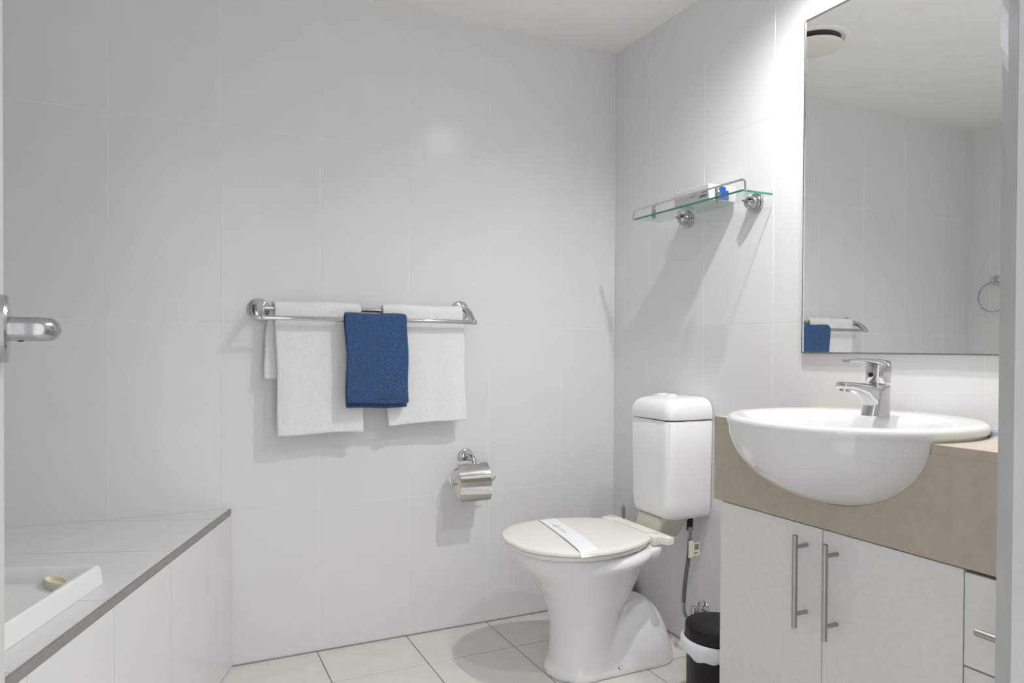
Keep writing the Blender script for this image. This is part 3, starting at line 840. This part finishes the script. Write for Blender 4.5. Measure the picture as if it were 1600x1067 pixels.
def towel(name, m, x0, x1, by, bz_, rad, zf, zb, th, label, dxb=0.0, sag=0.0, seed=1, tilt=0.0, taper=0.0, lay=1, wav=1.0, front_flare=0.0, dzr=0.0):
    """cloth folded over a bar: front leg down to zf, over the bar, back leg down to zb"""
    rnd = random.Random(seed)
    ph = [rnd.uniform(0, 6.28) for _ in range(8)]
    bm = BM()
    path = []
    nf_ = 26
    for i in range(nf_): path.append(('f', i / nf_))
    for i in range(9): path.append(('o', i / 8))
    for i in range(1, nf_ + 1): path.append(('b', i / nf_))
    nx = 22
    rows_ = []
    for kind, t in path:
        row = []
        for j in range(nx + 1):
            s = j / nx
            x = x0 + (x1 - x0) * s
            if kind == 'f':
                zbot = zf + tilt * s + dzr * s * s
                z = zbot + (bz_ - zbot) * t
                y = by - rad - front_flare * (1 - t)
                d = 1 - t
                x += taper * d
            elif kind == 'o':
                a = PI * t
                y = by - rad * math.cos(a); z = bz_ + rad * math.sin(a); d = 0
                x += dxb * t * .3
            else:
                zbot = zb + tilt * .4 * s
                z = bz_ + (zbot - bz_) * t
                y = by + rad - .3 * rad * t; d = t
                x += dxb * (.3 + .7 * min(1, t * 2.5))
            y += wav * d * (.0035 * math.sin(7 * s + ph[0] + 2 * d) + .002 * math.sin(15 * s + ph[1])) * (1 if kind == 'f' else .3)
            z += .0015 * math.sin(9 * s + ph[2]) * (1 if kind == 'o' else 0) - sag * math.sin(PI * s) * (1 if kind == 'o' else 0)
            x += .002 * math.sin(8 * d + ph[3]) * (1 if j in (0, nx) else 0)
            z += .0018 * math.sin(6.3 * s + ph[4]) * (1 if d > .97 else 0)
            row.append(bm.verts.new((x, y, z)))
        rows_.append(row)
    for i in range(len(rows_) - 1):
        for j in range(nx):
            bm.faces.new((rows_[i][j], rows_[i][j + 1], rows_[i + 1][j + 1], rows_[i + 1][j]))
    bm = evaluated(bm, [('SOLIDIFY', {'thickness': th, 'offset': 0.0}), ('BEVEL', {'width': th * .38, 'segments': 3, 'limit_method': 'ANGLE', 'angle_limit': 0.8}), ('SUBSURF', {'levels': 1})])
    # terry pile: tiny random relief
    for v in bm.verts:
        v.co.y += rnd.uniform(-.0007, .0007); v.co.z += rnd.uniform(-.0004, .0004); v.co.x += rnd.uniform(-.0004, .0004)
    return obj(name, bm, m, None, smooth=180)
t1 = towel('bath_towel', 'white_towel', -1.283, -1.015, RY, RZ_ + .001, .0150, .716, .893, .0135, '', dxb=-.028, seed=3, tilt=.002, taper=.008)
tag(t1, 'white bath towel on the rail, left of the blue towel', 'towel', 'white towels on the rail')
t2 = towel('bath_towel', 'white_towel', -.945, -.664, RY, RZ_ + .001, .0150, .733, .86, .0135, '', dxb=.0, seed=5, tilt=.010, taper=.016)
tag(t2, 'white bath towel on the rail, right of the blue towel', 'towel', 'white towels on the rail')
t3 = towel('hand_towel', 'blue_towel', -1.078, -.878, FY, FZ + .001, .0150, .814, .797, .013, '', dxb=.008, seed=8, tilt=-.004, taper=.006, wav=.5)
tag(t3, 'navy blue hand towel hanging over the front bar between the white towels', 'towel')
bm = BM()
box(bm, (-1.068, FY - .0228, .8265), (-.876, FY - .0150, .8300), .0008, 1)
obj('hem_band', bm, 'blue_towel', t3)

# ------------------------------------------------------------------ toilet roll holder
tpz = .605
th_ = thing('toilet_roll_holder', (-.627, -.03, .47), 'chrome toilet roll holder with curved cover on the back wall', 'roll holder')
bm = BM(); lathe(bm, (-.627, -.0005, tpz), (0, -1, 0), [(0, .028), (.004, .0285), (.007, .026), (.008, .0225), (.012, .021), (.015, .017), (.016, 0)], 32); obj('wall_rose', bm, 'chrome', th_)
bm = BM(); tube(bm, [(-.627, -.008, tpz + .004), (-.625, -.03, tpz + .010), (-.622, -.052, tpz + .002), (-.620, -.064, tpz - .014), (-.620, -.068, tpz - .03)], lambda t: .0125 - .004 * t, 14, 6); arm = obj('arm', bm, 'chrome', th_)
# roll wire
rcx, rcy, rcz = -.630, -.070, .523
bm = BM(); tube(bm, [(-.620, -.066, tpz - .022), (-.66, -.062, tpz - .028), (-.690, -.058, tpz - .036), (-.706, -.058, tpz - .052), (-.708, -.062, tpz - .070), (-.700, -.068, rcz), (-.66, rcy, rcz), (-.60, rcy, rcz), (-.562, rcy, rcz), (-.552, rcy - .004, rcz + .006), (-.546, rcy - .012, rcz + .018)], .0028, 10, 6); obj('roll_wire', bm, 'chrome', th_)
bm = BM(); lathe(bm, (rcx - .053, rcy, rcz - .012), (1, 0, 0), [(0, .0), (.001, .033), (.002, .034), (.105, .034), (.106, .033), (.107, 0)], 48); ro_ = obj('toilet_roll', bm, 'tissue', None)
tag(ro_, 'white toilet paper roll under the chrome cover of the holder', 'toilet roll')
# curved sheet cover with rounded corners and a notch for the arm
bm = BM()
CXa, CXb = -.690, -.576
nv, nu = 40, 26
cover_path = smooth_path([(0, -.056, .600), (0, -.076, .596), (0, -.098, .577), (0, -.113, .555), (0, -.119, .528), (0, -.119, .500), (0, -.116, .478), (0, -.110, .468)], 5)
cl_ = [0.0]
for i in range(1, len(cover_path)): cl_.append(cl_[-1] + (cover_path[i] - cover_path[i - 1]).length)
Lc = cl_[-1]
grid = []
for i, p in enumerate(cover_path):
    s = cl_[i]
    e = min(s, Lc - s)
    rr_ = .014
    ins = rr_ - math.sqrt(max(0, rr_ ** 2 - (rr_ - min(e, rr_)) ** 2))
    grid.append([bm.verts.new((CXa + ins + (CXb - CXa - 2 * ins) * j / nu, p.y, p.z)) for j in range(nu + 1)])
for i in range(len(grid) - 1):
    for j in range(nu):
        xm = CXa + (CXb - CXa) * (j + .5) / nu
        if cl_[i] < .026 and -.634 < xm < -.606: continue
        bm.faces.new((grid[i][j], grid[i][j + 1], grid[i + 1][j + 1], grid[i + 1][j]))
bmesh.ops.delete(bm, geom=[v for v in bm.verts if not v.link_faces], context='VERTS')
bm = evaluated(bm, [('SOLIDIFY', {'thickness': 0.0012, 'offset': 0.0})])
obj('cover', bm, 'cover_steel', th_, smooth=40)

# ------------------------------------------------------------------ towel ring on the left wall (seen in the mirror)
tg_ = thing('towel_ring', (XL, -.14, 1.18), 'thin chrome towel ring on the left wall, seen in the mirror', 'towel ring')
ryc, rzc, rrad = -.137, 1.262, .075
bm = BM(); lathe(bm, (XL + .0005, ryc, rzc + rrad + .01), (1, 0, 0), [(0, .024), (.005, .024), (.009, .018), (.01, .010), (.035, .010), (.036, .0)], 28); obj('wall_rose', bm, 'chrome', tg_)
bm = BM(); tube(bm, [(XL + .028, ryc + rrad * math.sin(2 * PI * i / 48), rzc + rrad * math.cos(2 * PI * i / 48)) for i in range(49)], .0038, 10, raw=True); obj('ring', bm, 'chrome', tg_)

# ------------------------------------------------------------------ ceiling exhaust fan and downlight
fc = (-.605, -.435)
fan = thing('ceiling_exhaust_vent', (fc[0], fc[1], HC), 'round white ceiling exhaust vent, seen in the mirror', 'vent')
bm = BM(); lathe(bm, (fc[0], fc[1], HC - .0005), (0, 0, -1), [(0, .125), (.004, .123), (.007, .108), (.003, .104), (.002, .0)], 48); obj('outer_ring', bm, 'ceiling', fan)
bm = BM(); lathe(bm, (fc[0], fc[1], HC - .0028), (0, 0, -1), [(0, .094), (.0012, .094), (.0013, 0)], 40); obj('throat_shade_disc', bm, 'carcass', fan)  # flat disc on the ceiling, coloured dark for the shade inside the opening
bm = BM(); lathe(bm, (fc[0], fc[1], HC - .024), (0, 0, -1), [(0, .098), (.003, .100), (.008, .098), (.012, .085), (.014, .05), (.0145, 0)], 48); obj('disc', bm, 'seat', fan)

for (lx, ly), power, lab in ((LAMP, LAMP_W, 'round recessed ceiling downlight above the basin'), (LAMP2, LAMP2_W, 'round recessed ceiling downlight near the doorway')):
    dlt = thing('downlight', (lx, ly, HC), lab, 'ceiling light', 'ceiling downlights')
    bm = BM(); lathe(bm, (lx, ly, HC - .0005), (0, 0, -1), [(0, .052), (.003, .050), (.005, .042), (.002, .036), (.0015, .033), (.0014, 0)], 40); obj('bezel', bm, 'satin', dlt)
    bm = BM(); lathe(bm, (lx, ly, HC - .0022), (0, 0, -1), [(0, .031), (.002, .030), (.0025, 0)], 32); obj('lamp_face', bm, 'lampface', dlt)
    ld = bpy.data.lights.new('downlight_lamp', 'SPOT')
    ld.energy = power
    ld.color = (1.0, 0.992, 0.985)
    ld.spot_size = math.radians(CONE)
    ld.spot_blend = CONE_BLEND
    ld.shadow_soft_size = 0.022
    lo = bpy.data.objects.new('downlight_lamp', ld)
    C.objects.link(lo)
    lo.parent = dlt
    lo.location = (0, 0, -0.035)
